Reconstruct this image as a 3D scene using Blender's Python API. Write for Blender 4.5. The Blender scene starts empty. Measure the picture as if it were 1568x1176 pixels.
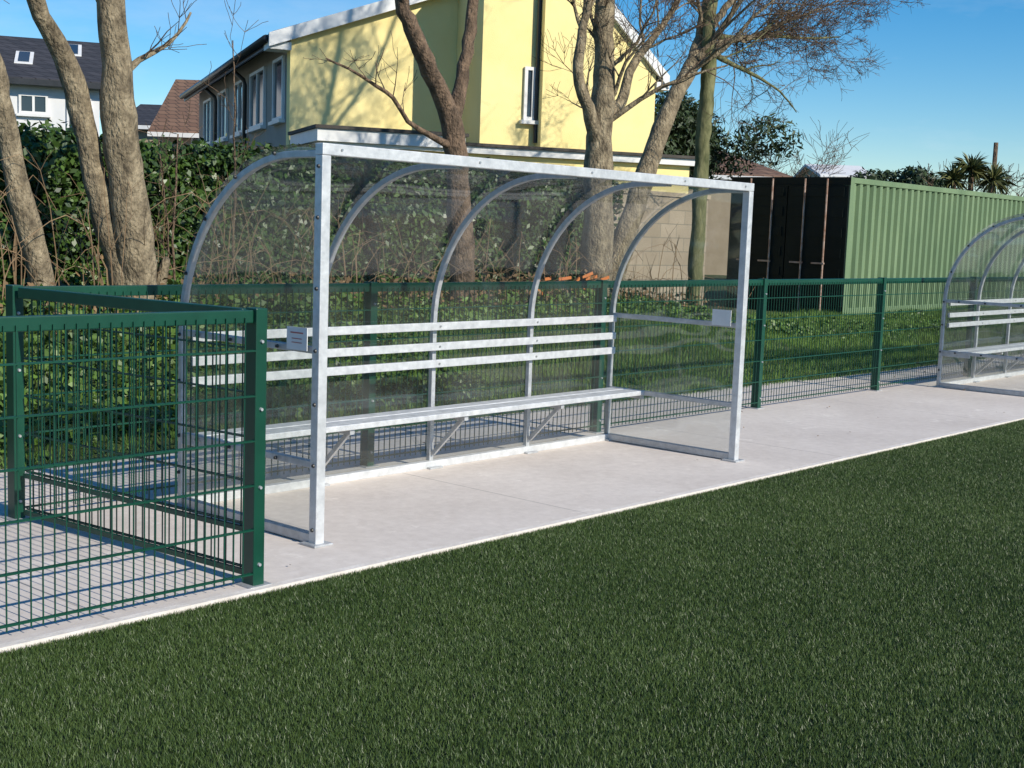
import bpy, math, random
import numpy as np
from mathutils import Vector, Matrix
random.seed(7); rng=np.random.default_rng(7)
scene=bpy.context.scene
COL=scene.collection

# ------------------------------------------------------------------ materials
def new_mat(name):
    m=bpy.data.materials.new(name); m.use_nodes=True
    nt=m.node_tree; b=nt.nodes["Principled BSDF"]; return m,nt,b
def N(nt,t,**k):
    n=nt.nodes.new(t)
    for a,v in k.items(): setattr(n,a,v)
    return n
def noise_mat(name,c1,c2,scale=5,rough=.8,metal=0,bump=.2,bscale=None,c3=None,detail=6,spec=.5,rough2=None,stretch=None,bdist=.02):
    m,nt,b=new_mat(name); L=nt.links.new
    tc=N(nt,'ShaderNodeTexCoord'); src=tc.outputs['Object']
    if stretch:
        mp=N(nt,'ShaderNodeMapping'); mp.inputs['Scale'].default_value=stretch; L(src,mp.inputs[0]); src=mp.outputs[0]
    n=N(nt,'ShaderNodeTexNoise'); n.inputs['Scale'].default_value=scale; n.inputs['Detail'].default_value=detail; n.inputs['Roughness'].default_value=.65
    L(src,n.inputs['Vector'])
    r=N(nt,'ShaderNodeValToRGB'); e=r.color_ramp.elements
    e[0].position=.32; e[0].color=(*c1,1); e[1].position=.68; e[1].color=(*c2,1)
    if c3:
        x=e.new(.5); x.color=(*c3,1)
    L(n.outputs[0],r.inputs[0]); L(r.outputs[0],b.inputs['Base Color'])
    b.inputs['Roughness'].default_value=rough; b.inputs['Metallic'].default_value=metal
    b.inputs['Specular IOR Level'].default_value=spec
    if rough2 is not None:
        mr=N(nt,'ShaderNodeMapRange'); mr.inputs[1].default_value=.3; mr.inputs[2].default_value=.7; mr.inputs[3].default_value=rough; mr.inputs[4].default_value=rough2
        L(n.outputs[0],mr.inputs[0]); L(mr.outputs[0],b.inputs['Roughness'])
    if bump:
        n2=N(nt,'ShaderNodeTexNoise'); n2.inputs['Scale'].default_value=bscale or scale*6; n2.inputs['Detail'].default_value=5
        L(src,n2.inputs['Vector'])
        bp=N(nt,'ShaderNodeBump'); bp.inputs['Strength'].default_value=bump; bp.inputs['Distance'].default_value=bdist
        L(n2.outputs[0],bp.inputs['Height']); L(bp.outputs[0],b.inputs['Normal'])
    return m
def leaf_mat(name,c1,c2,rough=.45,spec=.5):
    m,nt,b=new_mat(name); L=nt.links.new
    at=N(nt,'ShaderNodeAttribute'); at.attribute_name='tone'
    r=N(nt,'ShaderNodeMix',data_type='RGBA'); r.inputs[6].default_value=(*c1,1); r.inputs[7].default_value=(*c2,1)
    L(at.outputs['Fac'],r.inputs[0]); L(r.outputs[2],b.inputs['Base Color'])
    b.inputs['Roughness'].default_value=rough; b.inputs['Specular IOR Level'].default_value=spec
    return m

M={}
M['galv']=noise_mat('galvanised_steel',(.54,.55,.56),(.72,.73,.735),scale=18,rough=.38,rough2=.58,metal=.3,bump=.08,bscale=60)
M['galvd']=noise_mat('galvanised_tube',(.40,.41,.42),(.58,.59,.60),scale=18,rough=.4,rough2=.6,metal=.4,bump=.06)
M['green']=noise_mat('green_powder_coat',(.003,.048,.028),(.005,.066,.038),scale=6,rough=.38,bump=.03,bscale=200)
M['bolt']=noise_mat('bolt_black',(.02,.02,.02),(.05,.05,.05),rough=.5,bump=0)
M['boltz']=noise_mat('bolt_zinc',(.5,.5,.5),(.6,.6,.6),rough=.35,metal=.8,bump=0)
M['white']=noise_mat('white_paint',(.70,.70,.69),(.80,.80,.79),scale=4,rough=.5,bump=.03)
M['red']=noise_mat('sign_print',(.42,.12,.11),(.5,.16,.14),bump=0,rough=.5)
M['dark']=noise_mat('dark_plastic',(.02,.021,.023),(.035,.036,.04),rough=.4,bump=0)
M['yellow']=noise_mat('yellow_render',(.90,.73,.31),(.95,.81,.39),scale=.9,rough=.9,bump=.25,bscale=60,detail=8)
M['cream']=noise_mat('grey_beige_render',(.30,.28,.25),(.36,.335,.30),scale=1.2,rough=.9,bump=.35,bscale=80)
M['whiter']=noise_mat('white_render',(.66,.67,.68),(.76,.76,.76),scale=1,rough=.9,bump=.2)
M['tanwall']=noise_mat('tan_render',(.36,.28,.19),(.45,.36,.26),scale=1.5,rough=.95,bump=.3)
M['felt']=noise_mat('roof_felt',(.05,.045,.04),(.09,.08,.07),scale=3,rough=.9)
M['cont']=noise_mat('faded_green_container_paint',(.12,.19,.095),(.19,.27,.14),scale=1.6,rough=.65,bump=.1,detail=8,stretch=(1,1,.3))
M['contd']=noise_mat('container_painted_shade',(.006,.010,.009),(.011,.016,.015),scale=2,rough=.6,bump=.1,spec=.15)  # door end: shade on the container green painted in as near-black colour
M['rust']=noise_mat('rusty_rod',(.25,.12,.07),(.55,.42,.36),scale=9,rough=.75,bump=.2)
M['bark']=noise_mat('bark',(.085,.065,.04),(.42,.34,.22),scale=11,rough=.95,bump=1,bscale=38,c3=(.24,.19,.12),stretch=(1,1,.6),bdist=.045,detail=10)
M['barkd']=noise_mat('bark_brown',(.05,.035,.022),(.27,.18,.115),scale=11,rough=.95,bump=1,bscale=38,c3=(.15,.10,.065),stretch=(1,1,.6),bdist=.045,detail=10)
M['barkg']=noise_mat('bark_mossy',(.06,.07,.025),(.24,.23,.11),scale=9,rough=.95,bump=.7,bscale=26,stretch=(1,1,.4),bdist=.02)
M['stem']=noise_mat('dry_stem',(.16,.10,.055),(.33,.22,.12),scale=3,rough=.9,bump=0)
M['orange']=noise_mat('orange_netting',(.55,.16,.04),(.7,.24,.07),rough=.6,bump=0)
M['hedge']=leaf_mat('hedge_leaf',(.014,.034,.008),(.072,.138,.022),rough=.42)
M['ivy']=leaf_mat('ivy_leaf',(.02,.05,.008),(.12,.21,.03),rough=.5)
M['grass']=leaf_mat('verge_grass_blade',(.04,.10,.012),(.22,.36,.05),rough=.6)
M['turfb']=leaf_mat('turf_fibre',(.032,.066,.012),(.155,.225,.066),rough=.45,spec=.5)
M['conif']=leaf_mat('conifer_leaf',(.010,.022,.008),(.04,.07,.02),rough=.6)
M['palm']=leaf_mat('palm_leaf',(.05,.07,.02),(.17,.17,.06),rough=.5)
M['deadleaf']=leaf_mat('dead_leaf',(.10,.055,.025),(.27,.17,.08),rough=.8)
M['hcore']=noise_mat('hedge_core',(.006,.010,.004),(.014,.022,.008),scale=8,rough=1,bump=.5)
def glass_mat():
    m,nt,b=new_mat('window_glass'); b.inputs['Base Color'].default_value=(.03,.04,.05,1); b.inputs['Roughness'].default_value=.06; b.inputs['Specular IOR Level'].default_value=.8
    return m
M['glass']=glass_mat()
def poly_mat():
    m,nt,b=new_mat('clear_polycarbonate'); L=nt.links.new
    tr=N(nt,'ShaderNodeBsdfTransparent'); tr.inputs[0].default_value=(.85,.875,.865,1)
    gl=N(nt,'ShaderNodeBsdfGlossy'); gl.inputs['Roughness'].default_value=.05
    tc=N(nt,'ShaderNodeTexCoord'); n=N(nt,'ShaderNodeTexNoise'); n.inputs['Scale'].default_value=1.6; n.inputs['Detail'].default_value=1
    mp=N(nt,'ShaderNodeMapping'); mp.inputs['Scale'].default_value=(.5,1,2.2); L(tc.outputs['Object'],mp.inputs[0]); L(mp.outputs[0],n.inputs['Vector'])
    bp=N(nt,'ShaderNodeBump'); bp.inputs['Strength'].default_value=.4; bp.inputs['Distance'].default_value=.04; L(n.outputs[0],bp.inputs['Height'])
    L(bp.outputs[0],gl.inputs['Normal'])
    lw=N(nt,'ShaderNodeLayerWeight'); lw.inputs['Blend'].default_value=.5
    pw=N(nt,'ShaderNodeMath',operation='POWER'); pw.inputs[1].default_value=4.0; L(lw.outputs['Facing'],pw.inputs[0])
    ma=N(nt,'ShaderNodeMath',operation='MULTIPLY_ADD'); ma.inputs[1].default_value=.8; ma.inputs[2].default_value=.085; L(pw.outputs[0],ma.inputs[0])
    mx=N(nt,'ShaderNodeMixShader'); L(ma.outputs[0],mx.inputs[0]); L(tr.outputs[0],mx.inputs[1]); L(gl.outputs[0],mx.inputs[2])
    df=N(nt,'ShaderNodeBsdfDiffuse'); df.inputs[0].default_value=(.55,.54,.50,1)
    n2=N(nt,'ShaderNodeTexNoise'); n2.inputs['Scale'].default_value=3; n2.inputs['Detail'].default_value=6; L(tc.outputs['Object'],n2.inputs['Vector'])
    mr=N(nt,'ShaderNodeMapRange'); mr.inputs[1].default_value=.35; mr.inputs[2].default_value=.75; mr.inputs[3].default_value=.022; mr.inputs[4].default_value=.085; L(n2.outputs[0],mr.inputs[0])
    mx2=N(nt,'ShaderNodeMixShader'); L(mr.outputs[0],mx2.inputs[0]); L(mx.outputs[0],mx2.inputs[1]); L(df.outputs[0],mx2.inputs[2])
    L(mx2.outputs[0],nt.nodes['Material Output'].inputs[0]); return m
M['poly']=poly_mat()
def tile_mat(name,c1,c2,c3,sx=.33,sy=.3):
    m,nt,b=new_mat(name); L=nt.links.new
    tc=N(nt,'ShaderNodeTexCoord'); br=N(nt,'ShaderNodeTexBrick')
    sep=N(nt,'ShaderNodeSeparateXYZ'); cb=N(nt,'ShaderNodeCombineXYZ'); L(tc.outputs['Object'],sep.inputs[0])
    ad=N(nt,'ShaderNodeMath',operation='ADD'); L(sep.outputs[0],ad.inputs[0]); L(sep.outputs[1],ad.inputs[1])
    L(ad.outputs[0],cb.inputs[0]); mu=N(nt,'ShaderNodeMath',operation='MULTIPLY'); mu.inputs[1].default_value=2.2; L(sep.outputs[2],mu.inputs[0]); L(mu.outputs[0],cb.inputs[1])
    L(cb.outputs[0],br.inputs['Vector']); br.inputs['Scale'].default_value=1
    br.inputs['Color1'].default_value=(*c1,1); br.inputs['Color2'].default_value=(*c2,1); br.inputs['Mortar'].default_value=(*c3,1)
    br.inputs['Brick Width'].default_value=sx; br.inputs['Row Height'].default_value=sy; br.inputs['Mortar Size'].default_value=.02
    L(br.outputs[0],b.inputs['Base Color']); b.inputs['Roughness'].default_value=.85
    bp=N(nt,'ShaderNodeBump'); bp.inputs['Strength'].default_value=.5; bp.inputs['Distance'].default_value=.02; bp.invert=True; L(br.outputs['Fac'],bp.inputs['Height']); L(bp.outputs[0],b.inputs['Normal'])
    return m
M['slate']=tile_mat('slate_roof',(.03,.032,.04),(.05,.05,.06),(.015,.015,.02))
M['tileb']=tile_mat('brown_tile_roof',(.16,.09,.06),(.22,.13,.085),(.06,.04,.03))
M['tiled']=tile_mat('grey_tile_roof',(.10,.085,.075),(.14,.12,.10),(.04,.035,.03))
def block_mat():
    m,nt,b=new_mat('concrete_blocks'); L=nt.links.new
    tc=N(nt,'ShaderNodeTexCoord'); sep=N(nt,'ShaderNodeSeparateXYZ'); cb=N(nt,'ShaderNodeCombineXYZ'); L(tc.outputs['Object'],sep.inputs[0])
    ad=N(nt,'ShaderNodeMath',operation='ADD'); L(sep.outputs[0],ad.inputs[0]); L(sep.outputs[1],ad.inputs[1]); L(ad.outputs[0],cb.inputs[0]); L(sep.outputs[2],cb.inputs[1])
    br=N(nt,'ShaderNodeTexBrick'); L(cb.outputs[0],br.inputs['Vector']); br.inputs['Scale'].default_value=1
    br.inputs['Color1'].default_value=(.40,.32,.23,1); br.inputs['Color2'].default_value=(.48,.39,.29,1); br.inputs['Mortar'].default_value=(.30,.26,.20,1)
    br.inputs['Brick Width'].default_value=.45; br.inputs['Row Height'].default_value=.225; br.inputs['Mortar Size'].default_value=.008
    n=N(nt,'ShaderNodeTexNoise'); n.inputs['Scale'].default_value=3; n.inputs['Detail'].default_value=8; L(tc.outputs['Object'],n.inputs['Vector'])
    mx=N(nt,'ShaderNodeMix',data_type='RGBA',blend_type='MULTIPLY'); mx.inputs[0].default_value=.35; L(br.outputs[0],mx.inputs[6]); L(n.outputs[0],mx.inputs[7]); L(mx.outputs[2],b.inputs['Base Color'])
    b.inputs['Roughness'].default_value=.95
    bp=N(nt,'ShaderNodeBump'); bp.inputs['Strength'].default_value=.4; bp.inputs['Distance'].default_value=.01; bp.invert=True; L(br.outputs['Fac'],bp.inputs['Height']); L(bp.outputs[0],b.inputs['Normal'])
    return m
M['block']=block_mat()
def concrete_mat():
    m,nt,b=new_mat('concrete_paving'); L=nt.links.new
    tc=N(nt,'ShaderNodeTexCoord'); src=tc.outputs['Object']
    def nz(s,d=8,r=.6):
        n=N(nt,'ShaderNodeTexNoise'); n.inputs['Scale'].default_value=s; n.inputs['Detail'].default_value=d; n.inputs['Roughness'].default_value=r; L(src,n.inputs['Vector']); return n
    n1=nz(.9); n2=nz(14,6,.7); n3=nz(2.3,8,.75)
    r1=N(nt,'ShaderNodeValToRGB'); e=r1.color_ramp.elements; e[0].position=.3; e[0].color=(.64,.57,.515,1); e[1].position=.7; e[1].color=(.79,.715,.65,1); L(n1.outputs[0],r1.inputs[0])
    r2=N(nt,'ShaderNodeValToRGB'); e=r2.color_ramp.elements; e[0].position=.3; e[0].color=(.85,.84,.83,1); e[1].position=.65; e[1].color=(1,1,1,1); L(n2.outputs[0],r2.inputs[0])
    r3=N(nt,'ShaderNodeValToRGB'); e=r3.color_ramp.elements; e[0].position=.6; e[0].color=(0,0,0,1); e[1].position=.7; e[1].color=(1,1,1,1); L(n3.outputs[0],r3.inputs[0])
    a=N(nt,'ShaderNodeMix',data_type='RGBA',blend_type='MULTIPLY'); a.inputs[0].default_value=1; L(r1.outputs[0],a.inputs[6]); L(r2.outputs[0],a.inputs[7])
    c=N(nt,'ShaderNodeMix',data_type='RGBA'); L(r3.outputs[0],c.inputs[0]); L(a.outputs[2],c.inputs[6]); c.inputs[7].default_value=(.88,.81,.74,1)
    sep=N(nt,'ShaderNodeSeparateXYZ'); L(src,sep.inputs[0])
    ad=N(nt,'ShaderNodeMath',operation='ADD'); ad.inputs[1].default_value=62.35; L(sep.outputs[0],ad.inputs[0])
    md=N(nt,'ShaderNodeMath',operation='MODULO'); md.inputs[1].default_value=3.1; L(ad.outputs[0],md.inputs[0])
    lt=N(nt,'ShaderNodeMath',operation='LESS_THAN'); lt.inputs[1].default_value=.012; L(md.outputs[0],lt.inputs[0])
    ml=N(nt,'ShaderNodeMath',operation='MULTIPLY'); ml.inputs[1].default_value=.45; L(lt.outputs[0],ml.inputs[0])
    d=N(nt,'ShaderNodeMix',data_type='RGBA'); L(ml.outputs[0],d.inputs[0]); L(c.outputs[2],d.inputs[6]); d.inputs[7].default_value=(.2,.18,.16,1)
    L(d.outputs[2],b.inputs['Base Color']); b.inputs['Roughness'].default_value=.88
    bp=N(nt,'ShaderNodeBump'); bp.inputs['Strength'].default_value=.25; bp.inputs['Distance'].default_value=.008; L(n2.outputs[0],bp.inputs['Height']); L(bp.outputs[0],b.inputs['Normal'])
    return m
M['conc']=concrete_mat()
M['edging']=noise_mat('concrete_edging',(.66,.60,.54),(.82,.76,.70),scale=6,rough=.85,bump=.2)
M['ground']=noise_mat('soil_and_grass',(.03,.045,.012),(.075,.12,.025),scale=2.5,rough=1,bump=.6,bscale=30,c3=(.055,.07,.025),bdist=.05)
M['turf']=noise_mat('artificial_turf_base',(.018,.038,.008),(.045,.08,.02),scale=60,rough=.9,bump=1,bscale=220,detail=8,bdist=.03)

# ------------------------------------------------------------------ builders
def empty(name,loc=(0,0,0),rz=0):
    e=bpy.data.objects.new(name,None); e.location=loc; e.rotation_euler=(0,0,rz); e.empty_display_size=.3; COL.objects.link(e); return e
class MB:
    def __init__(s): s.v=[]; s.f=[]; s.n=0
    def add(s,v,f):
        s.v.extend(v); s.f.extend([tuple(i+s.n for i in q) for q in f]); s.n+=len(v)
    def box(s,a,b):
        x0,y0,z0=a; x1,y1,z1=b
        s.add([(x0,y0,z0),(x1,y0,z0),(x1,y1,z0),(x0,y1,z0),(x0,y0,z1),(x1,y0,z1),(x1,y1,z1),(x0,y1,z1)],
              [(0,3,2,1),(4,5,6,7),(0,1,5,4),(1,2,6,5),(2,3,7,6),(3,0,4,7)])
    def beam(s,p0,p1,w,h,up=(0,0,1)):
        p0=Vector(p0);p1=Vector(p1); d=(p1-p0).normalized(); up=Vector(up)
        sd=d.cross(up)
        if sd.length<1e-4: sd=d.cross(Vector((0,1,0)))
        sd.normalize(); u=sd.cross(d).normalized()
        v=[]
        for p in (p0,p1):
            for a,b in((-1,-1),(1,-1),(1,1),(-1,1)): v.append(tuple(p+sd*a*w/2+u*b*h/2))
        s.add(v,[(3,2,1,0),(4,5,6,7),(0,1,5,4),(1,2,6,5),(2,3,7,6),(3,0,4,7)])
    def sweep_rect(s,pts,w,h,side):
        side=Vector(side).normalized(); v=[]; n=len(pts); P=[Vector(p) for p in pts]
        for i,p in enumerate(P):
            d=(P[min(i+1,n-1)]-P[max(i-1,0)]).normalized(); u=side.cross(d).normalized()
            for a,b in((-1,-1),(1,-1),(1,1),(-1,1)): v.append(tuple(p+side*a*w/2+u*b*h/2))
        f=[(3,2,1,0),tuple(4*(n-1)+k for k in range(4))]
        for i in range(n-1):
            for k in range(4):
                k2=(k+1)%4; f.append((4*i+k,4*i+k2,4*i+4+k2,4*i+4+k))
        s.add(v,f)
    def tube(s,pts,rad,n=6,cap=True,lump=0):
        P=[Vector(p) for p in pts]; m=len(P); v=[]
        d0=(P[1]-P[0]).normalized(); a=Vector((1,0,0)) if abs(d0.x)<.8 else Vector((0,1,0))
        for i,p in enumerate(P):
            d=(P[min(i+1,m-1)]-P[max(i-1,0)]).normalized(); a=a-d*a.dot(d)
            if a.length<1e-5: a=d.orthogonal()
            a.normalize(); b=d.cross(a)
            for k in range(n):
                t=2*math.pi*k/n; rr=rad[i]*(1+(lump*(math.sin(3*t+i*.35)+.6*math.sin(5*t-i*.23+1)) if lump else 0)); q=p+(a*math.cos(t)+b*math.sin(t))*rr; v.append((q.x,q.y,q.z))
        f=[]
        for i in range(m-1):
            for k in range(n):
                k2=(k+1)%n; f.append((n*i+k,n*i+k2,n*i+n+k2,n*i+n+k))
        if cap: f.append(tuple(range(n-1,-1,-1))); f.append(tuple(n*(m-1)+k for k in range(n)))
        s.add(v,f)
    def poly_prism(s,prof,axis,a,b):
        n=len(prof)
        if axis=='x': v=[(a,p,q) for p,q in prof]+[(b,p,q) for p,q in prof]
        else: v=[(p,a,q) for p,q in prof]+[(p,b,q) for p,q in prof]
        f=[tuple(range(n)),tuple(range(2*n-1,n-1,-1))]+[(i,i+n,(i+1)%n+n,(i+1)%n) for i in range(n)]
        s.add(v,f)
    def obj(s,name,mat,parent=None,smooth=False,bevel=0):
        me=bpy.data.meshes.new(name); me.from_pydata(s.v,[],s.f); me.update()
        if smooth: me.polygons.foreach_set('use_smooth',[True]*len(me.polygons))
        o=bpy.data.objects.new(name,me); me.materials.append(M[mat]); COL.objects.link(o)
        if parent: o.parent=parent
        import bmesh
        bm=bmesh.new(); bm.from_mesh(me); bmesh.ops.recalc_face_normals(bm,faces=bm.faces); bm.to_mesh(me); bm.free()
        if bevel:
            md=o.modifiers.new('bevel','BEVEL'); md.width=bevel; md.segments=2; md.limit_method='ANGLE'
        return o
def np_obj(name,V,F,mat,parent=None,tone=None,smooth=False):
    V=np.ascontiguousarray(V,dtype=np.float32).reshape(-1,3); F=np.ascontiguousarray(F,dtype=np.int32); k=F.shape[1]
    me=bpy.data.meshes.new(name); me.vertices.add(len(V)); me.vertices.foreach_set('co',V.ravel())
    me.loops.add(F.size); me.loops.foreach_set('vertex_index',F.ravel())
    me.polygons.add(len(F)); me.polygons.foreach_set('loop_start',np.arange(0,F.size,k,dtype=np.int32))
    try: me.polygons.foreach_set('loop_total',np.full(len(F),k,dtype=np.int32))
    except Exception: pass
    me.update(calc_edges=True)
    if smooth: me.polygons.foreach_set('use_smooth',[True]*len(F))
    if tone is not None:
        at=me.attributes.new('tone','FLOAT','POINT'); at.data.foreach_set('value',np.ascontiguousarray(tone,dtype=np.float32))
    me.materials.append(M[mat]); o=bpy.data.objects.new(name,me); COL.objects.link(o)
    if parent: o.parent=parent
    return o
def unit(a): return a/np.maximum(np.linalg.norm(a,axis=1,keepdims=True),1e-6)
def leaves(P,Nrm,size,jit=.7,aspect=.5,tone=None):
    n=len(P); nr=unit(Nrm+rng.normal(0,jit,(n,3))); t=unit(np.cross(nr,rng.normal(0,1,(n,3)))); b=np.cross(nr,t)
    L=(size*rng.uniform(.6,1.3,n))[:,None]; W=L*aspect
    v=np.stack([P-t*L*.5,P+b*W*.5+nr*L*.08,P+t*L*.5,P-b*W*.5+nr*L*.08],1).reshape(-1,3)
    f=np.arange(4*n).reshape(n,4)
    if tone is None: tone=rng.random(n)
    return v,f,np.repeat(np.clip(tone,0,1),4)
def blades(P,h,w,lean=.5,tone=None):
    n=len(P); a=rng.uniform(0,2*math.pi,n); H=h*rng.uniform(.6,1.25,n); W=w*rng.uniform(.7,1.3,n)
    d=np.stack([np.cos(a),np.sin(a),np.zeros(n)],1); b2=rng.uniform(0,2*math.pi,n); ln=rng.uniform(0,lean,n)*H
    tip=P+np.stack([np.cos(b2)*ln,np.sin(b2)*ln,H],1)
    v=np.stack([P-d*W[:,None]/2,P+d*W[:,None]/2,tip],1).reshape(-1,3); f=np.arange(3*n).reshape(n,3)
    if tone is None: tone=rng.random(n)
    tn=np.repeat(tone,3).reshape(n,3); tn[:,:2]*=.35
    return v,f,np.clip(tn.ravel(),0,1)
def vnoise(x,y,s=1.0,seed=0):
    r=np.zeros_like(x,dtype=float)
    g=np.random.default_rng(seed)
    for k in range(7):
        fx,fy=g.normal(0,1,2)*s*(1+.5*k); ph=g.uniform(0,6.28); r+=np.sin(x*fx+y*fy+ph)/(1+.35*k)
    return r/3

# ------------------------------------------------------------------ camera
a_,pi_,ro_=0.72610,0.11880,0.03590
cam=bpy.data.objects.new('camera',bpy.data.cameras.new('camera')); COL.objects.link(cam); scene.camera=cam
H=Vector((math.cos(a_),math.sin(a_),0)); R=Vector((math.sin(a_),-math.cos(a_),0)); Z=Vector((0,0,1))
fw=H*math.cos(pi_)-Z*math.sin(pi_); up=H*math.sin(pi_)+Z*math.cos(pi_)
cx=R*math.cos(ro_)+up*math.sin(ro_); cy=-R*math.sin(ro_)+up*math.cos(ro_)
mw=Matrix(((cx.x,cy.x,-fw.x,0),(cx.y,cy.y,-fw.y,0),(cx.z,cy.z,-fw.z,1.628),(0,0,0,1))); cam.matrix_world=mw
cam.data.lens=36*1987.97/1568; cam.data.sensor_width=36; cam.data.clip_end=2000; cam.data.clip_start=.05

# ------------------------------------------------------------------ light
EL=math.radians(31); sx,sy=.03,-1.0; l=math.hypot(sx,sy); sx/=l; sy/=l
sd=Vector((sx*math.cos(EL),sy*math.cos(EL),math.sin(EL)))
sun=bpy.data.objects.new('sun',bpy.data.lights.new('sun','SUN')); COL.objects.link(sun)
sun.data.energy=5.0; sun.data.angle=math.radians(.5); sun.data.color=(1,.93,.80); sun.rotation_euler=sd.to_track_quat('Z','Y').to_euler(); sun.location=(0,-20,20)
w=bpy.data.worlds.new('World'); scene.world=w; w.use_nodes=True; nt=w.node_tree; bg=nt.nodes['Background']
sky=nt.nodes.new('ShaderNodeTexSky'); sky.sky_type='NISHITA'; sky.sun_disc=False; sky.sun_elevation=EL; sky.sun_rotation=math.atan2(sx,sy)%(2*math.pi)
sky.altitude=0; sky.air_density=1.0; sky.dust_density=0; sky.ozone_density=4.5
tc=nt.nodes.new('ShaderNodeTexCoord'); mp=nt.nodes.new('ShaderNodeMapping'); mp.inputs['Scale'].default_value=(1.6,1.6,6); mp.inputs['Location'].default_value=(.35,.1,.2)
nz=nt.nodes.new('ShaderNodeTexNoise'); nz.inputs['Scale'].default_value=1.7; nz.inputs['Detail'].default_value=7; nz.inputs['Roughness'].default_value=.6
rp=nt.nodes.new('ShaderNodeValToRGB'); rp.color_ramp.elements[0].position=.52; rp.color_ramp.elements[0].color=(0,0,0,1); rp.color_ramp.elements[1].position=.82; rp.color_ramp.elements[1].color=(.4,.4,.4,1)
mx=nt.nodes.new('ShaderNodeMix'); mx.data_type='RGBA'; mx.inputs[7].default_value=(6.5,7,7.8,1)
hs=nt.nodes.new('ShaderNodeHueSaturation'); hs.inputs['Saturation'].default_value=1.4
L=nt.links.new; L(tc.outputs['Generated'],mp.inputs[0]); L(mp.outputs[0],nz.inputs['Vector']); L(nz.outputs[0],rp.inputs[0]); L(rp.outputs[0],mx.inputs[0])
L(sky.outputs[0],hs.inputs['Color']); L(hs.outputs[0],mx.inputs[6]); L(mx.outputs[2],bg.inputs[0]); bg.inputs[1].default_value=.13
scene.view_settings.view_transform='Standard'; scene.view_settings.look='None'; scene.view_settings.exposure=0

# ------------------------------------------------------------------ terrain
def smooth(t): t=np.clip(t,0,1); return t*t*(3-2*t)
def edgeY(X): return np.interp(X,[0,8,15,30],[7.9,7.55,7.35,7.3])
def ground_z(X,Y):
    X=np.asarray(X,float);Y=np.asarray(Y,float)
    e=edgeY(X); k=1-smooth((X-12)/6.0)
    hi=.72*k+.28*(1-k); z=smooth((Y-e)/(2.6*k+4*(1-k)))*hi
    z=z+.03*smooth((Y-e)/.3)+.04*vnoise(X,Y,1.1,3)*smooth((Y-e)/1.0)
    z=np.where(Y<e,-.06,z); return z
xs=np.concatenate([[-400,-200,-100,-50,-25],np.arange(-12,46,.4),[50,60,80,120,200,400,800]])
ys=np.concatenate([[-400,-200,-100,-50,-20,0,4,6,7],np.arange(7.2,16,.2),[17,19,22,26,32,40,60,100,200,400,800]])
XX,YY=np.meshgrid(xs,ys,indexing='ij'); ZZ=ground_z(XX,YY)
nx,ny=XX.shape; V=np.stack([XX,YY,ZZ],-1).reshape(-1,3); I=np.arange(nx*ny).reshape(nx,ny)
F=np.stack([I[:-1,:-1],I[1:,:-1],I[1:,1:],I[:-1,1:]],-1).reshape(-1,4)
np_obj('ground',V,F,'ground',smooth=True)
b=MB(); b.box((-14,4.57,-.12),(46,7.98,0)); b.obj('concrete_pavement','conc')
b=MB(); b.box((-14,4.522,-.12),(46,4.568,.004)); b.obj('kerb','edging')
turf=empty('artificial_turf_pitch')
b=MB(); b.add([(-30,-60,-.022),(70,-60,-.022),(70,4.52,-.022),(-30,4.52,-.022)],[(0,1,2,3)]); b.obj('turf_base','turf',turf)
def turf_pts(n):
    out=[];tot=0
    while tot<n:
        F_=rng.uniform(0,1,200000)**.75*11+2.6; u=rng.uniform(-.52,.52,200000); 
        R_=u*F_; X=F_*math.cos(a_)+R_*math.sin(a_); Y=F_*math.sin(a_)-R_*math.cos(a_)
        k=(Y<4.535)&(Y>-.5)&(X<15.5); q=np.stack([X[k],Y[k],np.full(k.sum(),-.022)],1); out.append(q); tot+=len(q)
    return np.concatenate(out)[:n]
P=turf_pts(1000000)
edge=np.stack([rng.uniform(.5,18,30000),4.53-np.abs(rng.normal(0,.03,30000))+.012,np.full(30000,-.02)],1); P=np.concatenate([P,edge])
tn=np.clip(.42+.24*vnoise(P[:,0],P[:,1],1.3,5)+rng.normal(0,.28,len(P)),0,1)
v,f,t=blades(P,.017,.0031,.9,tn); np_obj('turf_fibres',v,f,'turfb',turf,t)

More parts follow.
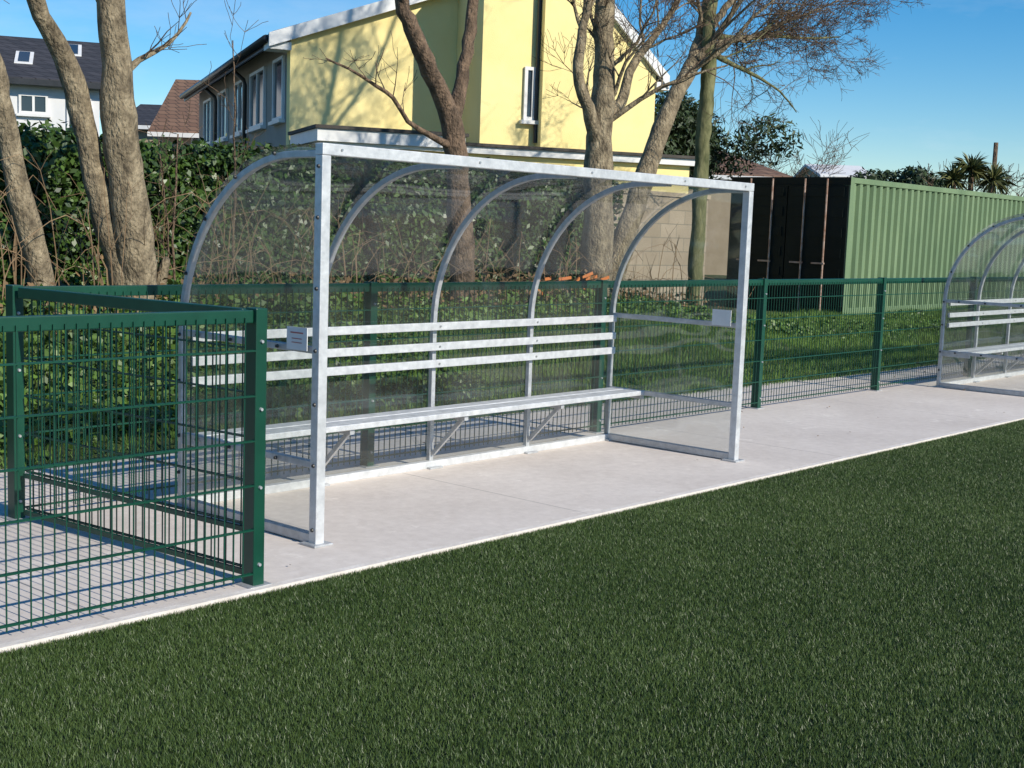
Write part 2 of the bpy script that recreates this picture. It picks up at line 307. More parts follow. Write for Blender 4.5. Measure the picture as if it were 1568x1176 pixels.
# ------------------------------------------------------------------ team shelter
def shelter(name,loc):
    E=empty(name,loc); Lx=3.977; W=1.194; Ht=2.0; r=1.0; zs=Ht-r
    def prof(o=0):
        p=[(W+o,0.0),(W+o,zs*.5),(W+o,zs)]
        for i in range(1,19):
            t=math.pi/2*i/18; p.append((W-r+(r+o)*math.cos(t),zs+(r+o)*math.sin(t)))
        p.append((0.0,Ht+o)); return p
    b=MB()
    for i in range(5):
        x=[.02,Lx/4,Lx/2,3*Lx/4,Lx-.02][i]
        b.sweep_rect([(x,p,q-.02) for p,q in prof(-.02)][0:],.035,.035,(1,0,0))
    b.obj('curved_ribs','galvd',E,bevel=.004)
    b=MB()
    for x in(.028,Lx-.028): b.box((x-.028,-.028,.0),(x+.028,.028,1.954))
    b.obj('front_posts','galv',E,bevel=.004)
    b=MB(); b.box((-.0,-.03,1.955),(Lx,.03,2.012)); b.obj('front_beam','galv',E,bevel=.004)
    b=MB()
    for x in(.028,Lx-.028):
        for z in(.03,.41,.99): b.beam((x,.03,z),(x,W-.04,z),.035 if z>.1 else .045,.035 if z>.1 else .05)
    b.obj('end_rails','galvd',E,bevel=.003)
    b=MB()
    b.box((.05,W-.055,.0),(Lx-.05,W-.005,.05)); b.obj('back_base_rail','galv',E,bevel=.003)
    b=MB()
    for z in(.965,.83,.715): b.box((.045,W-.085,z-.026),(Lx-.045,W-.058,z+.026))
    b.obj('backrest_slats','galv',E,bevel=.004)
    b=MB()
    for y0,y1 in((.82,.965),(.985,1.10)): b.box((.03,y0,.395),(Lx-.03,y1,.43))
    b.obj('seat_slats','galv',E,bevel=.004)
    b=MB()
    for i in range(5):
        x=[.03,Lx/4,Lx/2,3*Lx/4,Lx-.03][i]
        if 0<i<4: b.beam((x,W-.05,.10),(x,.86,.385),.03,.02,(1,0,0))
        b.box((x-.018,.84,.362),(x+.018,W-.03,.394))
        b.box((x-.06,W-.09,.0),(x+.06,W+.03,.012))
    for x in(.028,Lx-.028): b.box((x-.06,-.06,0),(x+.06,.06,.012))
    b.obj('seat_brackets_and_feet','galvd',E,bevel=.002)
    b=MB()
    for z in(.08,.41,.72,.99,1.3,1.65,1.9):
        for x,s_ in((-.0,-1),(Lx,1)):
            b.tube([(x,.0,z),(x+s_*.008,.0,z)],[.011,.008],8)
    pr=prof()
    for k in(2,6,10,14,18):
        p,q=pr[k]
        for x,s_ in((.0,-1),(Lx,1)): b.tube([(x,p-.02,q-.02),(x+s_*.01,p-.02,q-.02)],[.011,.008],8)
    for z in(.2,.41,.72): 
        for x,s_ in((.0,-1),(Lx,1)): b.tube([(x,W-.02,z),(x+s_*.01,W-.02,z)],[.011,.008],8)
    for y in(.3,.7,1.0):
        for z in(.41,.99): b.tube([(-.0,y,z),(-.012,y,z)],[.011,.008],8)
    b.obj('dark_bolts','bolt',E,smooth=False)
    b=MB()
    for i in range(1,4):
        for z in(.965,.83,.715): b.tube([(Lx/4*i,W-.085,z),(Lx/4*i,W-.092,z)],[.009,.007],8)
    for i in range(5):
        b.tube([(Lx/4*i+(.12 if i<4 else -.12),-.03,1.985),(Lx/4*i+(.12 if i<4 else -.12),-.037,1.985)],[.008,.006],8)
    b.obj('zinc_bolts','boltz',E)
    p=prof(.004); v=[];f=[]
    for x in(0.0,Lx): v+= [(x,a,c+.004) for a,c in p]
    n=len(p); f=[(i,i+1,n+i+1,n+i) for i in range(n-1)]
    b=MB(); b.add(v,f); b.obj('curved_canopy_sheet','poly',E,smooth=True)
    b=MB()
    pe=[(0.03,.04)]+[(W-.0,.04)]+prof(0)[1:-1]+[(0.03,1.99)]
    for x in(.045,Lx-.045): b.add([(x,a,c) for a,c in pe],[tuple(range(len(pe)))])
    b.obj('end_panel_sheets','poly',E)
    b=MB()
    for x in(-.006,Lx-.075): b.box((x-.004,.055,.985),(x,.215,1.10))
    b.obj('sign_plates','white',E)
    b=MB(); x=-.0104
    b.box((x-.001,.085,1.068),(x,.185,1.075)); b.box((x-.001,.095,1.040),(x,.175,1.044)); b.box((x-.001,.095,1.020),(x,.175,1.024))
    b.obj('sign_text','red',E)
    return E
shelter('team_shelter',(4.154,5.003,0)); shelter('team_shelter',(14.30,5.003,0))

# ------------------------------------------------------------------ green mesh fence
def fence(name,p0,p1,nb,start=True,end=True,midrail=None,hgt=1.225):
    E=empty(name,(p0[0],p0[1],0),math.atan2(p1[1]-p0[1],p1[0]-p0[0])); Lf=math.hypot(p1[0]-p0[0],p1[1]-p0[1]); s=Lf/nb
    b=MB()
    for i in range(nb+1):
        if (i==0 and not start) or (i==nb and not end): continue
        b.box((i*s-.03,-.04,0),(i*s+.03,.04,hgt+.02))
    b.obj('posts','green',E,bevel=.004)
    b=MB()
    for i in range(nb+1):
        if (i==0 and not start) or (i==nb and not end): continue
        b.box((i*s-.06,-.06,-.01),(i*s+.06,.06,.007))
        for z in (.1,.45,.8,1.1): b.tube([(i*s,-.04,z),(i*s,-.050,z)],[.009,.007],8)
    b.obj('feet_and_bolts','galvd',E)
    b=MB(); b.box((0.031,-.022,hgt-.045),(Lf-.031,.022,hgt+.012)); b.obj('top_rail','green',E,bevel=.004)
    b=MB()
    for i in range(nb):
        x0=i*s+.03; x1=(i+1)*s-.03; n=int(round((x1-x0)/.05))
        for k in range(1,n):
            x=x0+(x1-x0)*k/n; b.beam((x,-.028,.035),(x,-.028,hgt-.02),.005,.005)
        for z in np.arange(.06,hgt-.08,.2):
            for y in(-.035,-.021): b.beam((x0,y,z),(x1,y,z),.007,.007)
        if midrail: b.box((x0,-.018,midrail-.01),(x1,.0,midrail+.012)); b.box((x0,-.018,.03),(x1,.0,.055))
    b.obj('mesh_panels','green',E)
    return E
s=2.4956
fence('mesh_fence',(3.34,6.469),(3.34+s*14,6.469),14)
fence('mesh_fence',(3.50-s*4,4.62),(3.50,4.62),4)
fence('mesh_fence',(3.50,4.66),(3.34,6.43),1,start=False,end=False,midrail=.24)

# ------------------------------------------------------------------ verge planting
def clump(n,xr,yr,size,hgt,mat,name,parent,jit=1,aspect=.6,tonebase=.5):
    X=rng.uniform(*xr,n);Y=rng.uniform(*yr,n); hm=np.clip(.5+.6*vnoise(X,Y,2.2,11),.05,1.3)*hgt
    z=ground_z(X,Y)+rng.random(n)**.6*hm
    tn=tonebase+.25*vnoise(X,Y,3,17)+rng.normal(0,.2,n)
    v,f,t=leaves(np.stack([X,Y,z],1),np.tile([[0,-.5,1]],(n,1)),np.full(n,size),jit,aspect,tn)
    return np_obj(name,v,f,mat,parent,t)
veg=empty('verge_grass')
n=150000; X=rng.uniform(1,27,n);Y=edgeY(X)-.05+rng.random(n)*4.2; k=(vnoise(X,Y,2.5,9)>-.75); X,Y=X[k],Y[k]
P=np.stack([X,Y,ground_z(X,Y)-.01],1); tn=.5+.35*vnoise(X,Y,1.8,21)+rng.normal(0,.2,len(X))
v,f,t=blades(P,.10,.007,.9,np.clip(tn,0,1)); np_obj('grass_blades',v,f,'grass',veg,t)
ivy=empty('ivy_undergrowth')
clump(26000,(1,8.6),(7.8,11.6),.075,.42,'ivy','ivy_leaves',ivy)
clump(12000,(9,17),(9.2,11.6),.07,.28,'ivy','ivy_leaves_low',ivy,tonebase=.65)
clump(4500,(3,15),(9.5,11.7),.07,.5,'deadleaf','dead_leaves',ivy)
clump(2500,(17,24),(9.0,10.8),.06,.16,'ivy','dock_leaves',ivy)
bm_=empty('bramble_stems'); b=MB()
for i in range(250):
    x=random.uniform(4.2,15.5); y=random.uniform(9.6,11.5); z=float(ground_z(x,y)); hh=random.uniform(.4,1.35)*(1.0 if x<8 else .75); lx=random.gauss(0,.35); ly=random.gauss(-.1,.2)
    pts=[]; arch=random.random()<.45
    for k in range(7):
        t=k/6; zz=hh*(t if not arch else math.sin(t*2.3)); pts.append((x+lx*t*t*1.4+random.gauss(0,.015),y+ly*t*t,z+zz))
    r=random.uniform(.004,.009); b.tube(pts,[r*(1-.7*k/6) for k in range(7)],4,False)
    if random.random()<.5:
        q=Vector(pts[3]); 
        for _ in range(2):
            d=Vector((random.gauss(0,1),random.gauss(0,.5),1.2)).normalized()*random.uniform(.15,.45); b.tube([q,q+d*.5+Vector((0,0,.02)),q+d],[r*.6,r*.4,r*.2],3,False)
b.obj('stems','stem',bm_)
b=MB()
for i in range(16):
    x=11.2+i*.085+random.gauss(0,.02); y=9.75+random.gauss(0,.05); z=float(ground_z(x,y))+.30+random.gauss(0,.03)
    b.beam((x,y,z),(x+random.uniform(.08,.2),y+random.gauss(0,.03),z+random.gauss(0,.05)),.012,.035)
b.obj('orange_barrier_netting','orange')

# ------------------------------------------------------------------ hedge
hd=empty('hedge')
n=105000; X=rng.uniform(-2,15.1,n); face=rng.random(n)
zt=2.30+.07*vnoise(X,X*.3,2.5,31); base=ground_z(X,np.full(n,11.6))
Y=np.where(face<.72,11.45-.12*vnoise(X,rng.random(n)*0+face*9,2,8)-rng.normal(0,.06,n),rng.uniform(11.4,12.7,n))
Zc=np.where(face<.72,base+(zt-base)*rng.random(n),zt+rng.normal(0,.05,n))
bul=.13*vnoise(X,Zc*2.2,2.1,77); Y=np.where(face<.72,Y-bul,Y)
Nn=np.where((face<.72)[:,None],np.array([[0,-1,.35]]),np.array([[0,-.3,1]]))
tn=.45+.32*vnoise(X,Zc*2,3,13)+rng.normal(0,.2,n)
v,f,t=leaves(np.stack([X,Y,Zc],1),Nn,np.full(n,.085),.75,.55,tn); np_obj('leaves',v,f,'hedge',hd,t)
n=1800; X=rng.uniform(-2,15.1,n); P=np.stack([X,rng.uniform(11.4,12.4,n),2.34+.07*vnoise(X,X*.3,2.5,31)+np.abs(rng.normal(0,.07,n))],1)
v,f,t=leaves(P,np.tile([[0,0,.3]],(n,1)),np.full(n,.09),1,.4); np_obj('sprigs',v,f,'hedge',hd,t)
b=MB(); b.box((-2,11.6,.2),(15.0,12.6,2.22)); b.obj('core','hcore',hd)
E=empty('block_wall',(14.7,12.35,0)); b=MB(); b.box((0,0,0),(4.05,.2,2.24)); b.obj('blockwork','block',E)
b=MB(); b.box((-.02,-.03,2.243),(4.08,.23,2.31)); b.obj('coping','tanwall',E)

# ------------------------------------------------------------------ trees
def resample(ctrl,step=.12):
    P=[Vector(c[:3]) for c in ctrl]; W=[c[3] for c in ctrl]; out=[];rad=[]
    for i in range(len(P)-1):
        p0=P[max(i-1,0)];p1=P[i];p2=P[i+1];p3=P[min(i+2,len(P)-1)]; n=max(2,int((p2-p1).length/step))
        for k in range(n):
            t=k/n; q=.5*((2*p1)+(-p0+p2)*t+(2*p0-5*p1+4*p2-p3)*t*t+(-p0+3*p1-3*p2+p3)*t**3); out.append(q); rad.append((W[i]*(1-t)+W[i+1]*t)/2)
    out.append(P[-1]); rad.append(W[-1]/2); return out,rad
class Tree:
    def __init__(s,seed,minr=.0035): s.b=MB(); s.tw=MB(); s.r=random.Random(seed); s.minr=minr
    def limb(s,ctrl,spawn_from=.4,nchild=10,clen=1.4,lvl=3,zmin=-1,flare=False,bias=(0,0,.35)):
        pts,rad=resample(ctrl); r=s.r
        rad=[x*(1+.05*math.sin(i*.9)+r.gauss(0,.02)) for i,x in enumerate(rad)]
        pts=[p+Vector((r.gauss(0,1),r.gauss(0,1),0))*.006 for p in pts]
        if flare:
            for i in range(min(5,len(rad))): rad[i]*=1+.35*(1-i/5)**2
        s.b.tube(pts,rad,14,True,.035 if rad[0]>.06 else 0)
        for k in range(nchild):
            t=spawn_from+(1-spawn_from)*(k+r.random())/nchild; i=min(int(t*(len(pts)-1)),len(pts)-2)
            if pts[i].z<zmin: continue
            tan=(pts[i+1]-pts[i]).normalized(); s.branch(pts[i],tan,clen*r.uniform(.5,1.2),min(rad[i]*.5,.05)*r.uniform(.6,1),lvl,bias)
        return pts,rad
    def branch(s,p,tan,length,rad,lvl,bias):
        r=s.r
        pr=Vector((r.gauss(0,1),r.gauss(0,1),r.gauss(0,.6))); pr-=tan*pr.dot(tan)
        if pr.length<.01: return
        pr.normalize(); d=(tan*r.uniform(.35,.8)+pr*r.uniform(.6,1)+Vector(bias)).normalized()
        n=6 if lvl>1 else 4; pts=[p.copy()];rd=[rad]; q=p.copy()
        for i in range(n):
            d=(d+Vector((r.gauss(0,.17),r.gauss(0,.17),r.gauss(0,.13)+.05))).normalized(); q=q+d*length/n; pts.append(q.copy()); rd.append(max(s.minr*.8,rad*(1-.75*(i+1)/n)))
        (s.b if rad>.012 else s.tw).tube(pts,rd,6 if rad>.02 else (4 if lvl>1 else 3),False)
        if lvl>0:
            m=r.randint(4,6) if lvl>1 else r.randint(3,5)
            for k in range(m):
                i=r.randint(1,n-1); tn=(pts[i+1]-pts[i]).normalized(); s.branch(pts[i],tn,length*r.uniform(.4,.7),max(s.minr,rd[i]*.55),lvl-1,bias)
    def done(s,name,loc,mat,tmat='barkd'):
        E=empty(name,loc)
        for mb,nm,mt in((s.b,'trunk_and_limbs',mat),(s.tw,'twigs',tmat)):
            if mb.v:
                mb.v=[(x-loc[0],y-loc[1],z-loc[2]) for x,y,z in mb.v]; mb.obj(nm,mt,E,smooth=True)
        return E
Yt=10.0
def C(l,dy=0): return [(x,Yt+dy*i,z,w) for i,(x,z,w) in enumerate(l)]
t=Tree(1); t.limb(C([(5.50,.45,.30),(5.41,1.01,.22),(5.16,2.01,.18),(5.01,2.76,.16),(4.8,3.5,.13),(4.6,4.8,.10),(4.5,6.2,.05)]),.45,12,1.2,2,2.6,True)
t.done('bare_tree',(5.5,10,.45),'bark')
t=Tree(2); t.limb(C([(6.36,.42,.46),(6.30,1.06,.36),(6.23,1.57,.33),(6.14,2.18,.31),(6.09,2.88,.26),(6.04,3.41,.22),(6.1,4.6,.14),(6.0,6.0,.07)]),.5,10,1.5,2,2.9,True)
t.limb([(6.30,10.02,.6,.26),(6.2,10.08,1.1,.25),(6.01,10.15,1.78,.21),(5.80,10.2,2.74,.19),(5.59,10.2,3.14,.16),(5.45,10.2,3.4,.14),(5.1,10.3,4.6,.11),(4.9,10.4,6,.05)],.5,10,1.2,2,2.9)
t.limb(C([(6.12,2.75,.09),(6.3,2.95,.05),(6.6,3.12,.035),(6.83,3.42,.02)]),.3,5,.5,1)
t.limb(C([(6.36,.6,.14),(6.48,.85,.12),(6.56,1.18,.09),(6.60,1.25,.07)]),.9,0)
t.done('bare_tree',(6.3,10,.45),'bark')
t=Tree(3); t.limb(C([(10.38,.45,.34),(10.37,1.04,.29),(10.24,2.18,.25),(10.13,2.75,.24),(9.80,3.24,.19),(9.45,3.73,.17),(9.35,3.95,.15),(9.2,5.2,.11),(9.0,6.8,.05)]),.5,12,1.5,3,3.3,True)
t.limb(C([(10.13,2.75,.2),(10.25,3.1,.15),(10.33,3.51,.14),(10.41,4.07,.12),(10.5,5.3,.10),(10.6,6.9,.05)]),.4,10,1.4,3,3.3)
t.limb(C([(10.1,2.5,.09),(9.8,2.58,.06),(9.5,2.7,.05),(9.25,2.92,.045),(8.8,3.1,.03),(8.38,3.21,.018)]),.3,7,.5,1)
t.done('bare_tree',(10.4,10,.45),'barkd')
t=Tree(4); t.limb(C([(12.78,.4,.5),(12.76,.94,.42),(12.72,2.47,.34),(12.76,3.41,.27),(12.69,4.41,.23),(12.8,5.6,.17),(12.7,7.4,.07)]),.3,18,1.5,3,2.5,True)
t.limb(C([(12.70,2.6,.2),(12.53,3.00,.16),(12.24,3.51,.13),(12.30,4.0,.11),(12.37,4.5,.10),(12.2,6,.05)]),.4,8,1.1,3,3.1)
t.limb(C([(12.76,3.0,.17),(13.1,3.25,.14),(13.35,3.75,.11),(13.73,4.1,.09),(14.2,4.6,.07),(14.8,5.6,.03)]),.3,9,1.0,3)
t.done('bare_tree',(12.8,10,.4),'bark')
t=Tree(5); t.limb(C([(12.98,.45,.36),(13.07,.94,.33),(13.5,1.85,.28),(13.85,2.54,.26),(14.36,3.41,.22),(14.80,3.97,.19),(15.09,4.77,.14),(15.5,6.2,.14),(15.9,8.2,.12),(16.2,10.0,.09),(16.3,11.6,.04)],.02),.3,26,2.0,3,3.2,True)
t.limb(C([(14.75,3.95,.13),(15.3,4.25,.10),(16.0,4.4,.08),(16.8,4.7,.05),(17.7,5.0,.03),(18.8,5.4,.015)]),.15,20,1.0,3,bias=(.22,0,.0))
t.limb(C([(14.9,4.3,.12),(15.6,4.9,.09),(16.6,5.5,.06),(18,6.2,.03)]),.2,12,1.2,3,bias=(.2,0,0))
t.done('bare_tree',(13,10,.45),'bark')
t=Tree(6); t.limb([(14.86,9.95,.3,.24),(14.87,9.95,.66,.2),(14.90,9.95,2.6,.2),(14.94,9.95,3.81,.2),(14.90,9.95,4.58,.16),(15.1,9.95,6.0,.15),(15.2,9.95,8.3,.12),(15.4,9.95,11.2,.05)],.38,24,1.9,3,4.0,True)
t.limb([(15.15,9.95,7,.11),(15.9,9.9,8.3,.09),(16.8,9.9,9.6,.07),(17.3,9.9,11,.04)],.2,12,1.5,3)
t.limb(C([(14.95,4.3,.1),(15.7,4.35,.08),(16.6,4.5,.06),(17.6,4.6,.04),(18.6,4.75,.02)]),.2,17,.95,3,bias=(.15,0,-.02))
t.limb(C([(14.92,4.1,.1),(15.5,4.0,.07),(16.2,3.9,.05),(16.9,3.75,.03),(17.4,3.5,.015)]),.2,11,.8,2,bias=(.1,0,-.1))
t.done('bare_tree',(14.9,9.95,.3),'barkg')
t=Tree(9); t.limb([(7.1,10.6,.6,.03),(7.05,10.6,1.4,.022),(7.1,10.6,2.4,.014)],.3,6,.5,1); t.limb([(8.0,11,.7,.03),(8.05,11,1.8,.022),(8.0,11,3.4,.012)],.4,7,.5,1); t.limb([(6.9,10.6,.6,.02),(7.0,10.6,1.3,.016),(6.9,10.6,2.2,.01)],.3,5,.4,1)
t.done('sapling',(7.1,10.6,.6),'barkd')

# ------------------------------------------------------------------ buildings
def window(P,G,x0,x1,z0,z1,y,axis='y',sgn=-1,bars=1,sill=None):
    fw_=.06
    def bx(mb,a0,a1,b0,b1,d0,d1):
        lo,hi=sorted((y+sgn*d0,y+sgn*d1))
        if axis=='y': mb.box((a0,lo,b0),(a1,hi,b1))
        else: mb.box((lo,a0,b0),(hi,a1,b1))
    bx(P,x0,x1,z0,z0+fw_,.002,.06); bx(P,x0,x1,z1-fw_,z1,.002,.06); bx(P,x0,x0+fw_,z0+fw_,z1-fw_,.002,.058); bx(P,x1-fw_,x1,z0+fw_,z1-fw_,.002,.058)
    for k in range(1,bars+1):
        xm=x0+(x1-x0)*k/(bars+1); bx(P,xm-.03,xm+.03,z0+fw_,z1-fw_,.002,.056)
    bx(G,x0+fw_,x1-fw_,z0+fw_,z1-fw_,.001,.02)
    if sill is not None: bx(sill,x0-.06,x1+.06,z0-.07,z0-.003,.002,.12)
rz=math.atan2(-.461,.888)
Hs=empty('yellow_house',(15.145,19.09,0),rz)
Wm,Lm,ze=6.9,12.7,4.98; sl=.36; zr=ze+sl*Wm/2
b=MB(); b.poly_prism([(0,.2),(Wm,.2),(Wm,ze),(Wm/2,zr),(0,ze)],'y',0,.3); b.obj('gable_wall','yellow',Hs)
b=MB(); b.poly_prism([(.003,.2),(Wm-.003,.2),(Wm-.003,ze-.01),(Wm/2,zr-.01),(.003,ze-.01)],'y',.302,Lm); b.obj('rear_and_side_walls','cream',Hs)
b=MB()
for s0,s1 in((-.35,Wm/2),(Wm+.35,Wm/2)):
    z0=ze-.35*sl+.03; z1=zr+.03
    prof=[(s0,z0),(s1,z1),(s1,z1+.10),(s0,z0+.10)]
    b.poly_prism(prof,'y',-.12,Lm+.2)
b.obj('roof','tiled',Hs)
b=MB()
for s0,s1 in((-.42,Wm/2),(Wm+.42,Wm/2)):
    z0=ze-.42*sl+.12; z1=zr+.13; b.poly_prism([(s0,z0-.24),(s1,z1-.22),(s1,z1),(s0,z0)],'y',-.20,-.125)
b.box((-.42,-.12,ze-.30),(-.005,.35,ze-.16)); b.obj('bargeboards','white',Hs)
b=MB(); b.tube([(-.46,-.1,ze-.13),(-.46,Lm,ze-.13)],[.07,.07],8); 
for y in(3.9+.7,9.0): b.tube([(-.4,y,ze-.16),(-.1,y,ze-.4),(-.07,y,ze-.5),(-.07,y,.3)],[.045]*4,8)
b.obj('gutter_and_downpipes','dark',Hs,smooth=True)
b=MB(); b.box((-.40,.4,ze-.25),(-.36,Lm,ze-.08)); b.obj('eaves_fascia','dark',Hs)
P_=MB();G_=MB();S_=MB()
for y0,y1 in((.45,1.45),(2.4,4.1),(5.0,6.3),(7.4,8.8),(10,11.4)):
    window(P_,G_,y0,y1,3.5,4.65,0,'x',-1,1 if y1-y0>1.2 else 0,S_); window(P_,G_,y0,y1,1.1,2.3,0,'x',-1,1,S_)
b=MB(); b.box((3.15,-1.5,.2),(4.229,-.003,6.35)); b.poly_prism([(4.23,.2),(6.5,.2),(6.5,4.6),(5.0,6.1),(4.23,6.4)],'y',-1.75,-.003)
b.obj('stepped_front_walls','yellow',Hs)
b=MB(); b.box((3.08,-1.57,6.353),(4.3,-.003,6.45)); b.poly_prism([(6.68,4.45),(6.68,4.57),(5.0,6.25),(4.16,6.56),(4.16,6.44),(5.0,6.12)],'y',-1.68,.2); b.obj('tower_roof','tiled',Hs)
b=MB(); b.poly_prism([(6.74,4.33),(6.74,4.56),(5.0,6.30),(4.10,6.62),(4.10,6.42),(5.0,6.06)],'y',-1.84,-1.753); b.box((6.5,-1.8,4.30),(6.76,-.2,4.44)); b.obj('tower_bargeboard','white',Hs)
window(P_,G_,3.96,4.17,3.6,4.55,-1.5,'y',-1,0,S_)
P_.obj('window_frames','white',Hs); G_.obj('window_glass','glass',Hs); S_.obj('window_sills','white',Hs)
b=MB(); b.tube([(4.20,-1.56,3.2),(4.20,-1.56,6.3)],[.04,.04],8); b.obj('tower_downpipe','dark',Hs)
b=MB(); b.box((.18,-2.3,.2),(7.0,-.004,2.897)); b.obj('extension_walls','yellow',Hs)
b=MB(); b.box((.08,-2.42,2.90),(7.1,-.006,3.02)); b.box((-.02,-2.50,2.96),(2.55,-.2,3.16)); b.obj('extension_fascia','white',Hs)
b=MB(); b.box((.03,-2.47,3.023),(7.15,-.005,3.075)); b.box((-.06,-2.54,3.163),(2.6,-.18,3.22)); b.obj('extension_flat_roof','felt',Hs)
b=MB(); b.box((-1.2,-1.6,.2),(.176,-.2,2.75)); b.obj('side_shed_walls','cream',Hs); b=MB(); b.box((-1.3,-1.75,2.753),(.172,-.1,2.86)); b.obj('side_shed_roof','felt',Hs)
def simple_house(name,loc,x0,x1,dep,ze,zr,wall,roof,rz=-0.845,wins=(),velux=(),hip=0):
    E=empty(name,loc,rz); b=MB(); b.box((x0,0,.2),(x1,dep,ze)); 
    if not hip: b.poly_prism([(0,ze),(dep,ze),(dep/2,zr-.05)],'x',x0,x1)
    b.obj('walls',wall,E)
    o=.3; b=MB(); m=dep/2; so=(zr-ze)/m*o
    v=[(x0-o,-o,ze-so+.02),(x1+o,-o,ze-so+.02),(x1+o-hip,m,zr),(x0-o+hip,m,zr),(x0-o,dep+o,ze-so+.02),(x1+o,dep+o,ze-so+.02)]
    v2=[(a,c,d+.12) for a,c,d in v]
    f=[(6,7,8,9),(9,8,11,10),(0,3,2,1),(3,4,5,2),(0,1,7,6),(4,10,11,5)]
    if hip: f+=[(7,11,8),(6,9,10),(1,5,11,7),(0,6,10,4)]
    else: f+=[(1,2,8,7),(2,5,11,8),(0,6,9,3),(3,9,10,4)]
    b.add(v+v2,f); b.obj('roof',roof,E)
    b=MB(); b.box((x0-o,-o-.09,ze-so-.04),(x1+o,-o-.002,ze-so+.10)); b.obj('gutter','white' if wall!='whiter' else 'dark',E)
    P=MB();G=MB();S=MB()
    for a,c,z0,z1 in wins: window(P,G,a,c,z0,z1,0,'y',-1,1,S)
    if wins: P.obj('window_frames','white',E); G.obj('window_glass','glass',E); S.obj('window_sills','white',E)
    sl=(zr-ze)/m
    for (a,c,t0,t1) in velux:
        y0,y1=m*t0,m*t1; z0,z1=ze+y0*sl+.14,ze+y1*sl+.14
        for dx,dz,nm,mt in((0,0,'rooflight_frame','white'),(.09,.02,'rooflight_glass','glass')):
            b=MB(); v=[(a+dx,y0+dx,z0+dx*sl+dz),(c-dx,y0+dx,z0+dx*sl+dz),(c-dx,y1-dx,z1-dx*sl+dz),(a+dx,y1-dx,z1-dx*sl+dz)]
            v+=[(p,q,r+.03) for p,q,r in v]; b.add(v,[(4,5,6,7),(0,1,5,4),(1,2,6,5),(2,3,7,6),(3,0,4,7)]); b.obj(nm,mt,E)
    return E
simple_house('white_house',(17.96,30.98,0),-9,.35,7,4.95,6.3,'whiter','slate',rz=-.53,wins=[(-.45,.15,3.6,4.6),(-1.6,-.9,4.1,4.6),(-4.6,-3.6,3.6,4.6)],velux=[(-1.75,-1.3,.25,.55),(-.6,-.1,.55,.85),(-4,-3.4,.3,.6)])
simple_house('brown_roof_house',(23.77,36.48,0),0,7,6,4.35,6.15,'tanwall','tileb',wins=[(1.0,1.7,3.3,4.2)],velux=[(.9,1.3,.45,.65)])
simple_house('slate_roof_house',(27.76,44.04,0),-.5,5,6,5.0,5.95,'tanwall','slate')
simple_house('bungalow',(37.63,25.39,0),-4,3.0,6,3.7,4.75,'tanwall','tileb',hip=2.4)
simple_house('distant_house',(54.1,29.4,0),0,2.0,6,4.5,5.1,'tanwall','whiter')
Cn=empty('shipping_container',(21.05,10.93,.30)); Lc,Wc,Hc=12.2,2.44,2.44
b=MB(); 
for x in(0,Lc-.14):
    for y in(0,Wc-.14): b.box((x,y,0),(x+.14,y+.14,Hc))
b.box((.141,.01,Hc-.1),(Lc-.141,.09,Hc-.003)); b.box((.141,.01,0.0),(Lc-.141,.10,.14)); b.box((.141,Wc-.1,Hc-.1),(Lc-.141,Wc-.01,Hc-.003)); b.box((.141,Wc-.1,0),(Lc-.141,Wc-.01,.14))
b.obj('frame','cont',Cn,bevel=.006)
pr=[];x=.142; per=.26
while x<Lc-.15:
    for dx,dy in((0,.025),(.10,.025),(.13,.085),(.23,.085)): 
        if x+dx<Lc-.142: pr.append((x+dx,dy))
    x+=per
v=[(px,py,.14) for px,py in pr]+[(px,py,Hc-.1) for px,py in pr]; n=len(pr)
b=MB(); b.add(v,[(i,i+1,n+i+1,n+i) for i in range(n-1)]); v=[(px,Wc-py,z) for px,py,z in v]; b.add(v,[(i,i+1,n+i+1,n+i) for i in range(n-1)]); b.obj('corrugated_sides','cont',Cn)
b=MB(); b.box((.05,.05,Hc-.06),(Lc-.05,Wc-.05,Hc-.02)); b.obj('top','cont',Cn)
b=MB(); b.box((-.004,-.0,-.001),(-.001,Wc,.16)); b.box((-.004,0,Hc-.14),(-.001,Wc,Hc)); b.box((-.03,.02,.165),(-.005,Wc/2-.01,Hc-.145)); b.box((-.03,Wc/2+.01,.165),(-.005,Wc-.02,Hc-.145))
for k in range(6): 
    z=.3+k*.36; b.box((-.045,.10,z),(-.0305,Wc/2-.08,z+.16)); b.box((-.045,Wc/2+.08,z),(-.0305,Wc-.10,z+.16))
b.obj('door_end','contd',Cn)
b=MB()
for y in(.42,.86,1.52,1.98):
    b.tube([(-.065,y,.05),(-.065,y,Hc-.03)],[.017,.017],8); b.box((-.085,y-.03,.9),(-.05,y+.22,.93))
b.obj('locking_rods','rust',Cn)
def blob(name,c,rad,n,size,mat,asp=.5,clumps=9,seed=1):
    g=np.random.default_rng(seed); E=empty(name,(c[0],c[1],0)); cs=g.normal(0,.42,(clumps,3)); rr=g.uniform(.35,.6,clumps)
    k=g.integers(0,clumps,n); d=unit(g.normal(0,1,(n,3))); p=cs[k]+d*(rr[k]*g.uniform(.5,1.05,n))[:,None]
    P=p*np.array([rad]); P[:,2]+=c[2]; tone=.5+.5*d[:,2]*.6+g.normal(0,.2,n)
    v,f,t=leaves(P,d,np.full(n,size),.7,asp,tone); np_obj('foliage',v,f,mat,E,t)
    b=MB(); b.tube([(0,0,.2),(0.02,0,c[2]*.6),(0,.05,c[2])],[.12,.09,.05],8); b.obj('trunk','barkd',E)
    return E
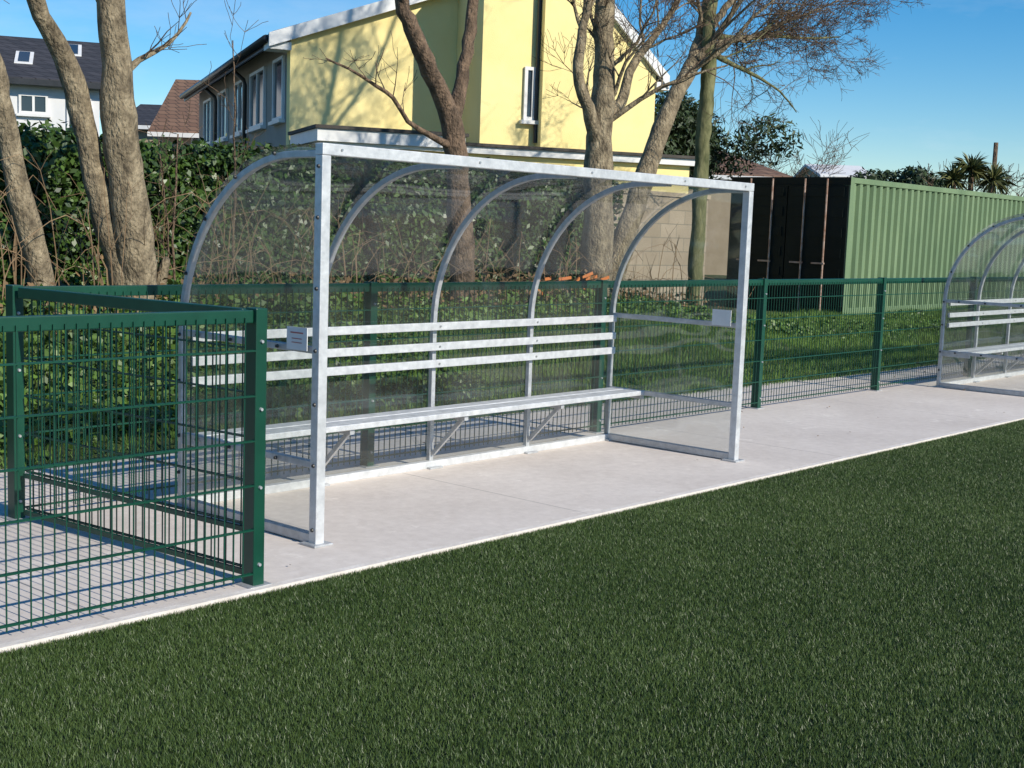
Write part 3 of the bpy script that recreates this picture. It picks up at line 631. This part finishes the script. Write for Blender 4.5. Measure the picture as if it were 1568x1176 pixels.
blob('pine_tree',(22.9,15.75,3.5),(1.25,1.25,.95),9000,.16,'conif',.3,14,3)
blob('shrub',(35.2,16.6,3.3),(1.2,1.2,.65),3500,.16,'conif',.5,8,5)
E=empty('cordyline_palm',(36.4,15.2,0)); V_=[];F_=[];T_=[];off=0; b=MB()
for hx,hy,hz in((0,0,3.75),(.45,-.45,3.5),(-.4,.35,3.45)):
    b.tube([(.3,-.3,.2),(hx*.6+.1,hy*.6,hz*.5),(hx,hy,hz)],[.13,.1,.07],7)
    n=130; d=unit(rng.normal(0,1,(n,3))+np.array([[0,0,.35]])); L_=rng.uniform(.45,.75,n)[:,None]; o=np.array([hx,hy,hz]); s_=unit(np.cross(d,rng.normal(0,1,(n,3))))*.022
    mid=o+d*L_*.6; tip=o+d*L_-np.array([[0,0,.14]]); v=np.stack([o-s_+d*0,o+s_+d*0,mid+s_,tip,mid-s_],1).reshape(-1,3)
    V_.append(v); F_.append(np.arange(5*n).reshape(n,5)+off); off+=5*n; T_.append(np.repeat(rng.random(n),5))
np_obj('fronds',np.concatenate(V_),np.concatenate(F_),'palm',E,np.concatenate(T_)); b.obj('stems','barkd',E)
b=MB(); b.tube([(39.5,15.8,.2),(39.5,15.8,4.75)],[.09,.07],8); b.obj('timber_pole','barkd')
dt=empty('distant_trees')
for i,(x,y,h_) in enumerate([(51.5,32,6.2),(54,30.2,5.7),(49.5,19.5,4.3),(46.5,20.5,3.9),(52,17.0,4.9),(57,19,4.9),(33,15.0,2.9)]):
    t=Tree(40+i,.012); t.limb([(x,y,.3,.3),(x+.1,y,h_*.45,.2),(x,y,h_*.8,.08)],.25,16,h_*.42,2)
    for mb in (t.b,t.tw): mb.obj('crown' ,'barkd',dt,smooth=True)
n=110; X=rng.uniform(3.6,22,n); Y=np.where(rng.random(n)<.75,rng.uniform(6.3,7.5,n),rng.uniform(4.7,6.3,n))
v,f,t=leaves(np.stack([X,Y,np.full(n,.012)],1),np.tile([[0,0,1]],(n,1)),np.full(n,.03),.25,.6); np_obj('fallen_leaves',v,f,'deadleaf',None,t)
